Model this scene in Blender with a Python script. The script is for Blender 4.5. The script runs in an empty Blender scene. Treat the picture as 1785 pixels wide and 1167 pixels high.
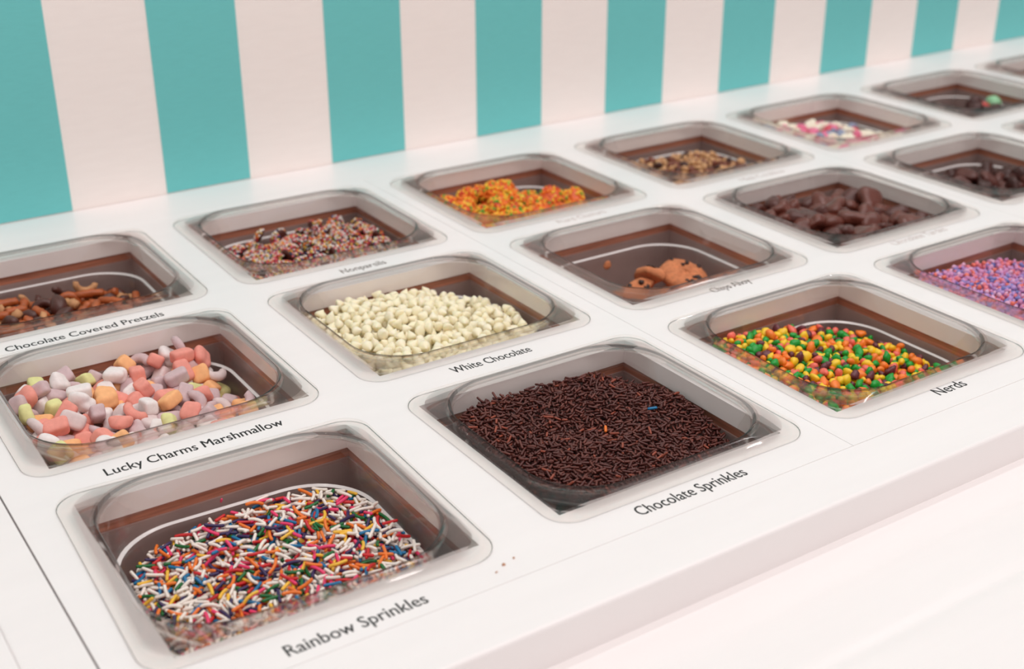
import bpy, math
import numpy as np
from mathutils import Matrix, Vector, Euler

# ------------------------------------------------------------------ camera, world, lights, exposure
scene = bpy.context.scene
COL = scene.collection

def lin(c):
    return tuple(((v / 255.0) / 12.92 if v / 255.0 <= 0.04045 else ((v / 255.0 + 0.055) / 1.055) ** 2.4) for v in c)

FPX = 2243.6                                   # focal length in pixels of the 1785 px wide frame
cam_data = bpy.data.cameras.new('camera')
cam = bpy.data.objects.new('camera', cam_data)
COL.objects.link(cam)
cam_data.sensor_fit = 'HORIZONTAL'
cam_data.sensor_width = 36.0
cam_data.lens = 36.0 * FPX / 1785.0
cam_data.clip_start = 0.02
cam_data.clip_end = 50
cam.location = (-0.19752, -0.51037, 0.34758)
cam.rotation_euler = (1.14189, 0.0026, -0.58696)
cam_data.dof.use_dof = True
cam_data.dof.focus_distance = 0.74
cam_data.dof.aperture_fstop = 8.0
scene.camera = cam

world = bpy.data.worlds.new('World')
scene.world = world
world.use_nodes = True
bg = world.node_tree.nodes['Background']
bg.inputs['Color'].default_value = (1.0, 0.915, 0.90, 1)
bg.inputs['Strength'].default_value = 0.52

def area_light(name, loc, size, power, color=(1, 0.945, 0.935), rot=(0, 0, 0), shape='RECTANGLE', size_y=None):
    d = bpy.data.lights.new(name, 'AREA')
    d.shape = shape
    d.size = size
    if size_y:
        d.size_y = size_y
    d.energy = power
    d.color = color
    o = bpy.data.objects.new(name, d)
    o.location = loc
    o.rotation_euler = rot
    COL.objects.link(o)
    return o

area_light('ceiling_panel_light', (0.55, -0.75, 1.9), 2.6, 25, size_y=1.3, rot=(math.radians(24), 0, 0))
for k, (lx, ly) in enumerate([(-0.25, 0.25), (0.75, 0.25), (1.75, 0.25)]):
    area_light('ceiling_downlight', (lx, ly, 1.75), 0.09, 2.6, shape='DISK')

vs = scene.view_settings
vs.view_transform = 'Standard'
vs.look = 'None'
vs.gamma = 1.0
vs.use_curve_mapping = False
vs.exposure = -0.10
scene.cycles.max_bounces = 12
scene.cycles.transmission_bounces = 10
scene.cycles.transparent_max_bounces = 14
scene.cycles.use_adaptive_sampling = True
scene.cycles.adaptive_threshold = 0.03
scene.cycles.diffuse_bounces = 4
scene.cycles.glossy_bounces = 6
scene.cycles.use_denoising = True
scene.cycles.caustics_refractive = True
scene.cycles.caustics_reflective = False
scene.cycles.sample_clamp_indirect = 6.0

# ------------------------------------------------------------------ materials
def new_mat(name):
    m = bpy.data.materials.new(name)
    m.use_nodes = True
    return m, m.node_tree, m.node_tree.nodes['Principled BSDF']

def ramp(nt, stops):
    r = nt.nodes.new('ShaderNodeValToRGB')
    el = r.color_ramp.elements
    while len(el) < len(stops):
        el.new(0.5)
    for e, (p, c) in zip(el, stops):
        e.position = p
        e.color = (*c, 1)
    return r

def coords(nt, scale=(1, 1, 1)):
    t = nt.nodes.new('ShaderNodeTexCoord')
    mp = nt.nodes.new('ShaderNodeMapping')
    mp.inputs['Scale'].default_value = scale
    nt.links.new(t.outputs['Object'], mp.inputs['Vector'])
    return mp

def noise(nt, vec, scale, detail=3.0, rough=0.55):
    n = nt.nodes.new('ShaderNodeTexNoise')
    n.inputs['Scale'].default_value = scale
    n.inputs['Detail'].default_value = detail
    n.inputs['Roughness'].default_value = rough
    nt.links.new(vec.outputs[0], n.inputs['Vector'])
    return n

def bump(nt, bsdf, src, strength, dist):
    b = nt.nodes.new('ShaderNodeBump')
    b.inputs['Strength'].default_value = strength
    b.inputs['Distance'].default_value = dist
    nt.links.new(src, b.inputs['Height'])
    nt.links.new(b.outputs['Normal'], bsdf.inputs['Normal'])

def simple(name, rgb, rough=0.5, var=0.0, vscale=200.0, bstr=0.0, bdist=0.0005, spec=0.5, sss=0.0, coat=0.0, stretch=(1, 1, 1)):
    """plain colour with a little noise in tone and relief"""
    m, nt, b = new_mat(name)
    c = lin(rgb)
    b.inputs['Roughness'].default_value = rough
    b.inputs['Specular IOR Level'].default_value = spec
    b.inputs['Coat Weight'].default_value = coat
    b.inputs['Coat Roughness'].default_value = 0.15
    if sss:
        b.inputs['Subsurface Weight'].default_value = sss
        b.inputs['Subsurface Radius'].default_value = (0.005, 0.0035, 0.002)
        b.inputs['Subsurface Scale'].default_value = 1.0
    mp = coords(nt, stretch)
    n = noise(nt, mp, vscale)
    lo = tuple(v * (1 - var) for v in c)
    hi = tuple(min(1, v * (1 + var)) for v in c)
    r = ramp(nt, [(0.3, lo), (0.7, hi)])
    nt.links.new(n.outputs['Fac'], r.inputs['Fac'])
    nt.links.new(r.outputs['Color'], b.inputs['Base Color'])
    if bstr:
        bump(nt, b, n.outputs['Fac'], bstr, bdist)
    return m

M = {}
M['laminate'] = simple('white_laminate', (246, 241, 240), 0.32, 0.012, 9.0, 0.03, 0.0002, stretch=(1, 6, 1))
M['laminate_edge'] = simple('white_painted_board_edge', (254, 247, 245), 0.5, 0.02, 60.0)
M['wall_white'] = simple('white_wall_paint', (254, 245, 240), 0.6, 0.012, 40.0, 0.05, 0.0004, stretch=(1, 1, 6))
M['teal'] = simple('teal_stripe_paint', (112, 204, 203), 0.5, 0.03, 350.0, 0.12, 0.0003, stretch=(0.25, 1, 4))
M['plywood'] = simple('brown_plywood_edge', (186, 122, 98), 0.5, 0.35, 60.0, 0.2, 0.0006, stretch=(0.5, 0.5, 14))
M['liner'] = simple('dark_taupe_liner', (168, 146, 142), 0.38, 0.10, 30.0)
M['cabinet'] = simple('white_cabinet_paint', (238, 232, 228), 0.5, 0.01, 20.0)
M['floor'] = simple('pale_floor', (205, 198, 194), 0.4, 0.03, 8.0)

# clear polycarbonate
m, nt, b = new_mat('clear_polycarbonate')
b.inputs['Base Color'].default_value = (*lin((250, 247, 246)), 1)
b.inputs['Roughness'].default_value = 0.02
b.inputs['IOR'].default_value = 1.5
b.inputs['Transmission Weight'].default_value = 1.0
def sheet(m, share, tint=(255, 254, 253)):
    """thin clear sheet: most light passes straight on, a share is bent and mirrored"""
    nt = m.node_tree
    tr = nt.nodes.new('ShaderNodeBsdfTransparent')
    tr.inputs['Color'].default_value = (*lin(tint), 1)
    mx = nt.nodes.new('ShaderNodeMixShader')
    mx.inputs['Fac'].default_value = share
    nt.links.new(tr.outputs[0], mx.inputs[1])
    nt.links.new(nt.nodes['Principled BSDF'].outputs[0], mx.inputs[2])
    nt.links.new(mx.outputs[0], nt.nodes['Material Output'].inputs['Surface'])
m2 = m.copy()
m2.name = 'clear_polycarbonate_bend'
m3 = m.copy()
m3.name = 'painted_refraction_edge'
m4 = m.copy()
m4.name = 'painted_refraction_edge_pale'
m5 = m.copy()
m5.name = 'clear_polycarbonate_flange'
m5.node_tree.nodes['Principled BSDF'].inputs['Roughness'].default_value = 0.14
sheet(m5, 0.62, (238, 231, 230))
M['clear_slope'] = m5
sheet(m, 0.10)
sheet(m2, 0.35)
sheet(m3, 0.45, (52, 45, 45))  # dark tint stands in for the refraction line along pan edges
sheet(m4, 0.32, (208, 197, 194))  # paler tint, widens the painted refraction line at the lip
M['clear'], M['clear_bend'], M['refraction_edge'], M['refraction_edge_pale'] = m, m2, m3, m4
# milky white strip paints the bright highlight along each pan's stacking ledge
m, nt, b = new_mat('polycarbonate_ledge_highlight')
b.inputs['Base Color'].default_value = (*lin((250, 245, 243)), 1)
b.inputs['Roughness'].default_value = 0.22
tr = nt.nodes.new('ShaderNodeBsdfTransparent')
mx = nt.nodes.new('ShaderNodeMixShader')
mx.inputs['Fac'].default_value = 0.75
nt.links.new(tr.outputs[0], mx.inputs[1])
nt.links.new(b.outputs[0], mx.inputs[2])
nt.links.new(mx.outputs[0], nt.nodes['Material Output'].inputs['Surface'])
M['ledge_highlight'] = m

def ink(name, rgb, keep, scale=260.0):
    """vinyl print; keep = share of the print that is left, the rest is worn down to the board"""
    m, nt, b = new_mat(name)
    b.inputs['Roughness'].default_value = 0.5
    mp = coords(nt)
    n = noise(nt, mp, scale, 4.0)
    a, c = lin(rgb), lin((240, 234, 231))
    r = ramp(nt, [(max(0.0, keep - 0.08), a), (min(1.0, keep + 0.08), c)])
    nt.links.new(n.outputs['Fac'], r.inputs['Fac'])
    nt.links.new(r.outputs['Color'], b.inputs['Base Color'])
    return m
M['ink'] = ink('black_vinyl', (22, 17, 17), 0.74)
M['ink_worn'] = ink('worn_black_vinyl', (105, 88, 84), 0.60)
M['ink_faded'] = ink('faded_vinyl', (196, 180, 176), 0.56)

# ------------------------------------------------------------------ helpers
def mesh_obj(name, verts, faces, mat, parent=None, smooth=False, loc=(0, 0, 0), rot=(0, 0, 0)):
    me = bpy.data.meshes.new(name)
    me.from_pydata([tuple(v) for v in verts], [], faces)
    mats = mat if isinstance(mat, (list, tuple)) else [mat]
    for mm in mats:
        me.materials.append(mm)
    if smooth:
        me.polygons.foreach_set('use_smooth', [True] * len(me.polygons))
    me.update()
    o = bpy.data.objects.new(name, me)
    o.location = loc
    o.rotation_euler = rot
    COL.objects.link(o)
    if parent:
        o.parent = parent
    return o

def tag(o, label=None, category=None, group=None, kind=None):
    if label: o['label'] = label
    if category: o['category'] = category
    if group: o['group'] = group
    if kind: o['kind'] = kind
    return o

def box_geo(x0, x1, y0, y1, z0, z1, bev=0.0):
    """box, its top edges chamfered by bev"""
    if bev <= 0:
        v = [(x0, y0, z0), (x1, y0, z0), (x1, y1, z0), (x0, y1, z0), (x0, y0, z1), (x1, y0, z1), (x1, y1, z1), (x0, y1, z1)]
        f = [(0, 3, 2, 1), (4, 5, 6, 7), (0, 1, 5, 4), (1, 2, 6, 5), (2, 3, 7, 6), (3, 0, 4, 7)]
        return v, f
    e = bev
    v = [(x0, y0, z0), (x1, y0, z0), (x1, y1, z0), (x0, y1, z0),
         (x0, y0, z1 - e), (x1, y0, z1 - e), (x1, y1, z1 - e), (x0, y1, z1 - e),
         (x0 + e * .3, y0 + e * .3, z1 - e * .3), (x1 - e * .3, y0 + e * .3, z1 - e * .3), (x1 - e * .3, y1 - e * .3, z1 - e * .3), (x0 + e * .3, y1 - e * .3, z1 - e * .3),
         (x0 + e, y0 + e, z1), (x1 - e, y0 + e, z1), (x1 - e, y1 - e, z1), (x0 + e, y1 - e, z1)]
    f = [(0, 3, 2, 1), (12, 13, 14, 15)]
    for k in range(3):
        a = 4 * k
        for i in range(4):
            j = (i + 1) % 4
            f.append((a + i, a + j, a + 4 + j, a + 4 + i))
    return v, f

def box(name, x0, x1, y0, y1, z0, z1, mat, parent=None, bev=0.0):
    v, f = box_geo(x0, x1, y0, y1, z0, z1, bev)
    return mesh_obj(name, v, f, mat, parent)

def board_with_holes(name, X0, X1, Y0, Y1, z0, z1, holes, mats, parent=None, edge=0.0):
    """flat board with rectangular holes (x0,x1,y0,y1); hole sides take material 1; top edges softened by edge"""
    xs = sorted({X0, X1, *[h[0] for h in holes], *[h[1] for h in holes]})
    ys = sorted({Y0, Y1, *[h[2] for h in holes], *[h[3] for h in holes]})
    V, F, MI = [], [], []
    idx = {}
    def vid(x, y, z):
        k = (round(x, 6), round(y, 6), round(z, 6))
        if k not in idx:
            idx[k] = len(V)
            V.append((x, y, z))
        return idx[k]
    def q(a, m):
        F.append(tuple(vid(*p) for p in a)); MI.append(m)
    def inhole(cx, cy):
        return any(h[0] < cx < h[1] and h[2] < cy < h[3] for h in holes)
    solid = {}
    for i in range(len(xs) - 1):
        for j in range(len(ys) - 1):
            solid[i, j] = not inhole((xs[i] + xs[i + 1]) / 2, (ys[j] + ys[j + 1]) / 2)
    for (i, j), s in solid.items():
        if not s: continue
        a, b_, c, d = xs[i], xs[i + 1], ys[j], ys[j + 1]
        q([(a, c, z1), (b_, c, z1), (b_, d, z1), (a, d, z1)], 0)
        q([(a, c, z0), (a, d, z0), (b_, d, z0), (b_, c, z0)], 0)
        for (di, dj, p0, p1) in ((-1, 0, (a, d), (a, c)), (1, 0, (b_, c), (b_, d)), (0, -1, (a, c), (b_, c)), (0, 1, (b_, d), (a, d))):
            n = solid.get((i + di, j + dj))
            if n: continue
            q([(*p0, z0), (*p1, z0), (*p1, z1), (*p0, z1)], 1 if n is False else 0)
    o = mesh_obj(name, V, F, mats, parent)
    o.data.polygons.foreach_set('material_index', MI)
    return o

# ------------------------------------------------------------------ layout (metres; z = 0 is the counter top, x runs along the wall)
P1, P2 = 0.19801, 0.1954
ROWY = {'F': 0.0, 'M': 0.18716, 'B': 0.37315}
def colx(c): return (c // 2) * (P1 + P2) + (c % 2) * P1
LEFTX, SEAMX, FRONTY, BACKY, LIPY, WALLY = -0.1038, 0.2963, -0.1024, 0.4700, -0.1394, 0.5285
MODW = P1 + P2
HX, HY = 0.0755, 0.0700
T_BOARD = 0.0125
LIP_H = 0.023
XA, XB = -0.95, LEFTX + 5 * MODW
rng = np.random.default_rng(7)

# ------------------------------------------------------------------ the setting
box('floor', -1.6, 3.4, -1.7, WALLY + 0.12, -0.98, -0.92, M['floor'])['kind'] = 'structure'
wall = box('wall_back', -1.6, 3.4, WALLY, WALLY + 0.12, -0.92, 1.7, M['wall_white'])
tag(wall, kind='structure')
S0, SW, ST = 0.0578, 0.08075, 0.07575          # white and teal stripe widths
proto = None
for i in range(-8, 19):
    x1 = S0 + i * (SW + ST)
    v, f = box_geo(-ST / 2, ST / 2, -0.0006, 0.0, 0.0, 1.68)
    if proto is None:
        s = mesh_obj('stripe', v, f, M['teal'], wall)
        proto = s.data
        s['label'] = 'teal painted stripe'
    else:
        s = bpy.data.objects.new('stripe', proto)
        COL.objects.link(s)
        s.parent = wall
    s.location = (x1 - ST / 2, WALLY, 0.0008)

# counter carcass around the lift-out panels
counter = bpy.data.objects.new('counter_cabinet', None)
COL.objects.link(counter)
tag(counter, 'long white counter cabinet built along the teal striped wall', 'counter')
def extrude_x(name, prof, x0, x1, mat, parent):
    n = len(prof)
    V = [(x0, y, z) for y, z in prof] + [(x1, y, z) for y, z in prof]
    F = [(i, (i + 1) % n, n + (i + 1) % n, n + i) for i in range(n)] + [tuple(range(n))[::-1], tuple(range(n, 2 * n))]
    o = mesh_obj(name, V, F, mat, parent)
    return o
e = 0.0022
extrude_x('front_rail', [(LIPY, -LIP_H), (LIPY, -e)] + [(LIPY + e - e * math.cos(math.radians(a)), -e + e * math.sin(math.radians(a))) for a in (22, 45, 67)] + [(LIPY + e, 0), (FRONTY - .0004, 0), (FRONTY - .0001, -.0004), (FRONTY - .0001, -LIP_H)][0:4], XA, XB, M['laminate'], counter)
box('back_ledge', XA, XB, BACKY + 0.0001, WALLY - 0.0006, -0.03, 0.0, M['laminate'], counter, 0.0006)
box('side_rail', -0.1313, LEFTX - 0.0006, FRONTY, BACKY, -0.03, 0.0, M['laminate'], counter, 0.0008)
box('blank_panel', XA, -0.1314, FRONTY, BACKY, -0.03, 0.0, M['laminate'], counter, 0.0006)
box('cabinet_body', XA, XB, LIPY + 0.004, WALLY - 0.001, -0.92, -0.082, M['cabinet'], counter)
def dip(y):
    return -LIP_H - .0011 * math.exp(-((y + .2075) / .0045) ** 2) - .0005 * math.exp(-((y + .166) / .004) ** 2)
ys_ = [-0.95] + [-.235 + .0015 * k for k in range(60)] + [LIPY + .0001]
shelf = extrude_x('front_shelf', [(-0.95, -LIP_H - .03)] + [(y, dip(y)) for y in ys_] + [(LIPY + .0001, -LIP_H - .03)], XA, XB, M['laminate'], counter)
box('shelf_body', XA, XB, -0.94, LIPY, -0.92, -LIP_H - 0.03, M['cabinet'], counter)

MODLAB = ['white laminate counter panel around the pastel marshmallow and rainbow sprinkle pans',
          'white laminate counter panel around the orange candy cluster and cookie pans',
          'white laminate counter panel around the nearly empty far pans',
          'white laminate counter panel at the far end of the row',
          'white laminate counter panel beyond the last pan in view']
panels = []
for k in range(4):
    x0 = LEFTX + k * MODW + (0.0 if k == 0 else 0.0002)
    x0 = [LEFTX, SEAMX, SEAMX + MODW, SEAMX + 2 * MODW][k] + 0.00015
    x1 = [SEAMX, SEAMX + MODW, SEAMX + 2 * MODW, SEAMX + 3 * MODW][k] - 0.00015
    def holes(e):
        return [(colx(c) - HX - e, colx(c) + HX + e, y - HY - e, y + HY + e) for c in (2 * k, 2 * k + 1) for y in ROWY.values()]
    p = board_with_holes('countertop', x0, x1, FRONTY, BACKY, -T_BOARD, 0.0, holes(0), [M['laminate'], M['laminate_edge']])
    tag(p, MODLAB[k], 'countertop', 'lift-out counter panels')
    board_with_holes('plywood_backing', x0 + .0005, x1 - .0005, FRONTY + .002, BACKY - .002, -0.0190, -T_BOARD - 0.0001, holes(0.0015), [M['plywood'], M['plywood']], p)
    board_with_holes('liner', x0 + .0005, x1 - .0005, FRONTY + .002, BACKY - .002, -0.0800, -0.0191, holes(0.0005), [M['liner'], M['liner']], p)
    box('liner_floor', x0 + .0005, x1 - .0005, FRONTY + .002, BACKY - .002, -0.0815, -0.0801, M['liner'], p)
    panels.append(p)

# ------------------------------------------------------------------ clear food pans
NC = 13
def rrect(hx, hy, r, z):
    pts = []
    for (sx, sy, a0) in ((1, 1, 0), (-1, 1, 90), (-1, -1, 180), (1, -1, 270)):
        cx, cy = sx * (hx - r), sy * (hy - r)
        for i in range(NC):
            a = math.radians(a0 + 90 * i / (NC - 1))
            pts.append((cx + r * math.cos(a), cy + r * math.sin(a), z))
    return pts

# 0 clear, 1 painted ledge highlight, 2 clear bend, 3 painted refraction line, 4 paler refraction line: material of the strip that starts at the ring
INNER = [  # hx, hy, r, z, strip   from the rim inwards and down; the flange climbs to a raised lip
    (.0852, .0803, .0150, .0028, 0), (.0842, .0793, .0152, .0033, 0), (.0828, .0779, .0160, .0033, 2), (.0818, .0769, .0170, .0030, 0),
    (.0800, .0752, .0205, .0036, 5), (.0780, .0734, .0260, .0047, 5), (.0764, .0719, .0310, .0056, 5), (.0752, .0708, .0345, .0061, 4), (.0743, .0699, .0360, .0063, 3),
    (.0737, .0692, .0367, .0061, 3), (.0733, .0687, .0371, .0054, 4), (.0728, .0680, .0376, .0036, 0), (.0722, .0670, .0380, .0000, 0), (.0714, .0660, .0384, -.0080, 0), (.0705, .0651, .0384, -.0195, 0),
    (.0702, .0648, .0383, -.0208, 0), (.0694, .0640, .0380, -.0217, 1), (.0676, .0622, .0372, -.0224, 0), (.0662, .0608, .0365, -.0231, 0), (.0655, .0601, .0362, -.0245, 0), (.0651, .0597, .0360, -.0270, 0),
    (.0620, .0566, .0340, -.0560, 0), (.0610, .0556, .0335, -.0595, 0), (.0590, .0536, .0315, -.0620, 0), (.0560, .0506, .0290, -.0630, 0)]
OUTER = [
    (.0859, .0810, .0155, .0022, 0), (.0859, .0810, .0155, .0005, 3), (.0855, .0806, .0153, .0002, 0), (.0838, .0789, .0160, .0002, 0), (.0815, .0766, .0180, .0008, 0),  # dark foot strip paints edge refraction and contact shadow
    (.0790, .0740, .0250, .0018, 0), (.0772, .0722, .0320, .0027, 0), (.0758, .0707, .0360, .0030, 2), (.0750, .0698, .0385, .0022, 2), (.0746, .0692, .0394, .0004, 0), (.0737, .0683, .0398, -.0080, 0), (.0728, .0674, .0400, -.0205, 0),
    (.0722, .0668, .0398, -.0222, 0), (.0705, .0651, .0390, -.0236, 0), (.0685, .0631, .0380, -.0245, 0), (.0677, .0623, .0376, -.0262, 0),
    (.0643, .0589, .0355, -.0570, 0), (.0630, .0576, .0346, -.0615, 0), (.0605, .0551, .0325, -.0643, 0), (.0565, .0511, .0295, -.0652, 0)]
PAN_FLOOR, PAN_BASE = -.0630, -.0652

def pan_mesh():
    rings = list(reversed(OUTER)) + INNER
    n = 4 * NC
    V, F = [], []
    for (hx, hy, r, z, _) in rings:
        V += rrect(hx, hy, r, z)
    MI = []
    no = len(OUTER)
    for k in range(len(rings) - 1):
        MI += [rings[k + 1][4] if k < no - 1 else rings[k][4]] * n
        for i in range(n):
            j = (i + 1) % n
            F.append((k * n + i, k * n + j, (k + 1) * n + j, (k + 1) * n + i))
    F.append(tuple(reversed(range(n))))
    b0 = (len(rings) - 1) * n
    F.append(tuple(b0 + i for i in range(n)))
    me = bpy.data.meshes.new('food_pan')
    me.from_pydata(V, [], F)
    me.polygons.foreach_set('use_smooth', [True] * len(F))
    me.polygons[-1].use_smooth = False
    me.polygons[-2].use_smooth = False
    for key in ('clear', 'ledge_highlight', 'clear_bend', 'refraction_edge', 'refraction_edge_pale', 'clear_slope'):
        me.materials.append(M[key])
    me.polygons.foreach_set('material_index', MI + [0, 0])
    me.update()
    return me

def wall_at(z):
    """inner half extents and corner radius of a pan at depth z"""
    pr = INNER[12:]
    zs = [p[3] for p in pr][::-1]
    return tuple(float(np.interp(z, zs, [p[i] for p in pr][::-1])) for i in range(3))

PAN = {  # row, col: dx, dy, rotation
    ('F', 0): (-.0016, .0006, -.036), ('F', 1): (.0030, 0, -.001), ('F', 2): (.0024, -.0006, -.0045), ('F', 3): (.001, 0, -.004), ('F', 4): (0, 0, 0.003),
    ('M', 0): (-.0025, .002, -.0077), ('M', 1): (-.0012, .0016, -.007), ('M', 2): (.0018, -.0012, -.0025), ('M', 3): (-.002, -.0024, -.0088), ('M', 4): (0, 0, 0.004), ('M', 5): (0, 0, -.003),
    ('B', 0): (.0022, .0025, -.015), ('B', 1): (-.0004, .0017, -.014), ('B', 2): (-.0013, -.0026, -.011), ('B', 3): (0, -.0022, -.0076), ('B', 4): (-.0005, 0, .0027), ('B', 5): (0, 0, .004), ('B', 6): (0, .001, 0)}
PAN_LABEL = {
    ('F', 0): 'clear plastic food pan filled with rainbow sprinkles', ('F', 1): 'clear plastic food pan filled with dark chocolate sprinkles',
    ('F', 2): 'clear plastic food pan of tiny green, yellow and orange candy nuggets', ('F', 3): 'clear plastic food pan of purple, pink and blue candy crumbs',
    ('F', 4): 'clear plastic food pan next after the purple crumb pan in the front row',
    ('M', 0): 'clear plastic food pan of pastel cereal marshmallows', ('M', 1): 'clear plastic food pan heaped with white chocolate chips',
    ('M', 2): 'clear plastic food pan with only a few small cookies', ('M', 3): 'clear plastic food pan of lumpy milk chocolate pieces',
    ('M', 4): 'clear plastic food pan with a low layer of dark chocolate chunks', ('M', 5): 'clear plastic food pan in the middle row after the dark chocolate chunks',
    ('B', 0): 'clear plastic food pan of chocolate covered pretzel pieces', ('B', 1): 'clear plastic food pan of nonpareils coated in coloured beads',
    ('B', 2): 'clear plastic food pan of orange and green candy clusters', ('B', 3): 'clear plastic food pan of tan and brown crumbs',
    ('B', 4): 'clear plastic food pan of pink and white candies in the back row', ('B', 5): 'clear plastic food pan nearly empty but for a green and a red candy',
    ('B', 6): 'clear plastic food pan farthest along the wall'}
PM = {}
pan_me = pan_mesh()
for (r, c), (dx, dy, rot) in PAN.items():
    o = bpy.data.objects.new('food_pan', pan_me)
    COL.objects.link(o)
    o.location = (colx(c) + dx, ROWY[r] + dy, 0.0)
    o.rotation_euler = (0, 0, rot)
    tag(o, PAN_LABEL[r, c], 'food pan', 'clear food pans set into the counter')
    PM[r, c] = Matrix.Translation(o.location) @ Matrix.Rotation(rot, 4, 'Z')

# ------------------------------------------------------------------ candy shapes (verts, tris as numpy)
def capsule(L, r, bend=0.0, ns=6, nl=4):
    """stick with round ends along x, bent in the xy plane; nl segments"""
    prof = [(-L / 2, 0.45 * r), (-L / 2 + .35 * r, .85 * r)]
    for i in range(nl + 1):
        t = i / nl
        prof.append((-L / 2 + r + (L - 2 * r) * t, r))
    prof += [(L / 2 - .35 * r, .85 * r), (L / 2, .45 * r)]
    V, F = [], []
    for (x, rr) in prof:
        th = bend * x / L
        if abs(bend) > 1e-4:
            R_ = L / bend
            cx, cy = R_ * math.sin(th), R_ * (1 - math.cos(th)) - R_ * (1 - math.cos(bend / 2)) * .5
        else:
            cx, cy = x, 0
        nx, ny = -math.sin(th), math.cos(th)
        for k in range(ns):
            a = 2 * math.pi * k / ns
            V.append((cx + nx * rr * math.cos(a), cy + ny * rr * math.cos(a), rr * math.sin(a)))
    n = len(prof)
    for i in range(n - 1):
        for k in range(ns):
            l = (k + 1) % ns
            F.append((i * ns + k, i * ns + l, (i + 1) * ns + l, (i + 1) * ns + k))
    F.append(tuple(range(ns))[::-1])
    F.append(tuple((n - 1) * ns + k for k in range(ns)))
    return np.array(V), F

_ico = {}
def ico(sub):
    if sub in _ico: return _ico[sub]
    t = (1 + 5 ** .5) / 2
    V = [(-1, t, 0), (1, t, 0), (-1, -t, 0), (1, -t, 0), (0, -1, t), (0, 1, t), (0, -1, -t), (0, 1, -t), (t, 0, -1), (t, 0, 1), (-t, 0, -1), (-t, 0, 1)]
    V = [tuple(np.array(v) / np.linalg.norm(v)) for v in V]
    F = [(0, 11, 5), (0, 5, 1), (0, 1, 7), (0, 7, 10), (0, 10, 11), (1, 5, 9), (5, 11, 4), (11, 10, 2), (10, 7, 6), (7, 1, 8), (3, 9, 4), (3, 4, 2), (3, 2, 6), (3, 6, 8), (3, 8, 9), (4, 9, 5), (2, 4, 11), (6, 2, 10), (8, 6, 7), (9, 8, 1)]
    for _ in range(sub):
        mid, F2 = {}, []
        def m(a, b_):
            k = (min(a, b_), max(a, b_))
            if k not in mid:
                p = np.array(V[a]) + np.array(V[b_])
                V.append(tuple(p / np.linalg.norm(p)))
                mid[k] = len(V) - 1
            return mid[k]
        for (a, b_, c) in F:
            ab, bc, ca = m(a, b_), m(b_, c), m(c, a)
            F2 += [(a, ab, ca), (b_, bc, ab), (c, ca, bc), (ab, bc, ca)]
        F = F2
    _ico[sub] = (np.array(V), F)
    return _ico[sub]

def lump(dims, amp=.12, freq=2.2, power=2.0, sub=1, seed=0):
    """knobbly lump: super-ellipsoid with smooth random waves"""
    V, F = ico(sub)
    r_ = np.random.default_rng(seed)
    n = np.abs(V) ** power
    s = n.sum(1) ** (-1 / power)
    d = np.zeros(len(V))
    for _ in range(6):
        k = r_.normal(size=3) * freq
        d += np.sin(V @ k + r_.uniform(0, 6.28))
    s = s * (1 + amp * d / 2.2)
    return V * s[:, None] * np.array(dims)[None, :], F

def lathe(prof, ns=10):
    V, F = [], []
    for (r, z) in prof:
        for k in range(ns):
            a = 2 * math.pi * k / ns
            V.append((r * math.cos(a), r * math.sin(a), z))
    for i in range(len(prof) - 1):
        for k in range(ns):
            l = (k + 1) % ns
            F.append((i * ns + k, i * ns + l, (i + 1) * ns + l, (i + 1) * ns + k))
    F.append(tuple(range(ns))[::-1])
    F.append(tuple((len(prof) - 1) * ns + k for k in range(ns)))
    return np.array(V), F

def crescent(R_, r, ang, ns=7, nl=7):
    V, F = [], []
    for i in range(nl + 1):
        t = i / nl
        a = (t - .5) * ang
        rr = r * (0.55 + 0.45 * math.sin(math.pi * (0.08 + .84 * t)))
        c = np.array([R_ * math.sin(a), R_ * math.cos(a) - R_ * .8, 0])
        nrm = np.array([math.sin(a), math.cos(a), 0])
        for k in range(ns):
            b_ = 2 * math.pi * k / ns
            V.append(c + nrm * rr * math.cos(b_) + np.array([0, 0, rr * .85 * math.sin(b_)]))
    for i in range(nl):
        for k in range(ns):
            l = (k + 1) % ns
            F.append((i * ns + k, i * ns + l, (i + 1) * ns + l, (i + 1) * ns + k))
    F.append(tuple(range(ns))[::-1])
    F.append(tuple(nl * ns + k for k in range(ns)))
    return np.array(V), F

class Shape:
    def __init__(self, VF, half_len, r):
        self.V, self.F = VF
        self.hl, self.r = half_len, r      # half length of the axis (0 = blob), radius used when piling
        self.meshes = {}
    def mesh(self, name, mat):
        k = mat.name
        if k not in self.meshes:
            me = bpy.data.meshes.new(name)
            me.from_pydata([tuple(v) for v in self.V], [], self.F)
            me.polygons.foreach_set('use_smooth', [True] * len(me.polygons))
            me.materials.append(mat)
            me.update()
            self.meshes[k] = me
        return self.meshes[k]

# ------------------------------------------------------------------ piling: drop pieces one by one on a height map of the pan
def inside(x, y, hx, hy, r):
    dx, dy = abs(x) - (hx - r), abs(y) - (hy - r)
    if dx <= 0 or dy <= 0:
        return max(dx, dy) <= r
    return dx * dx + dy * dy <= r * r

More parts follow.
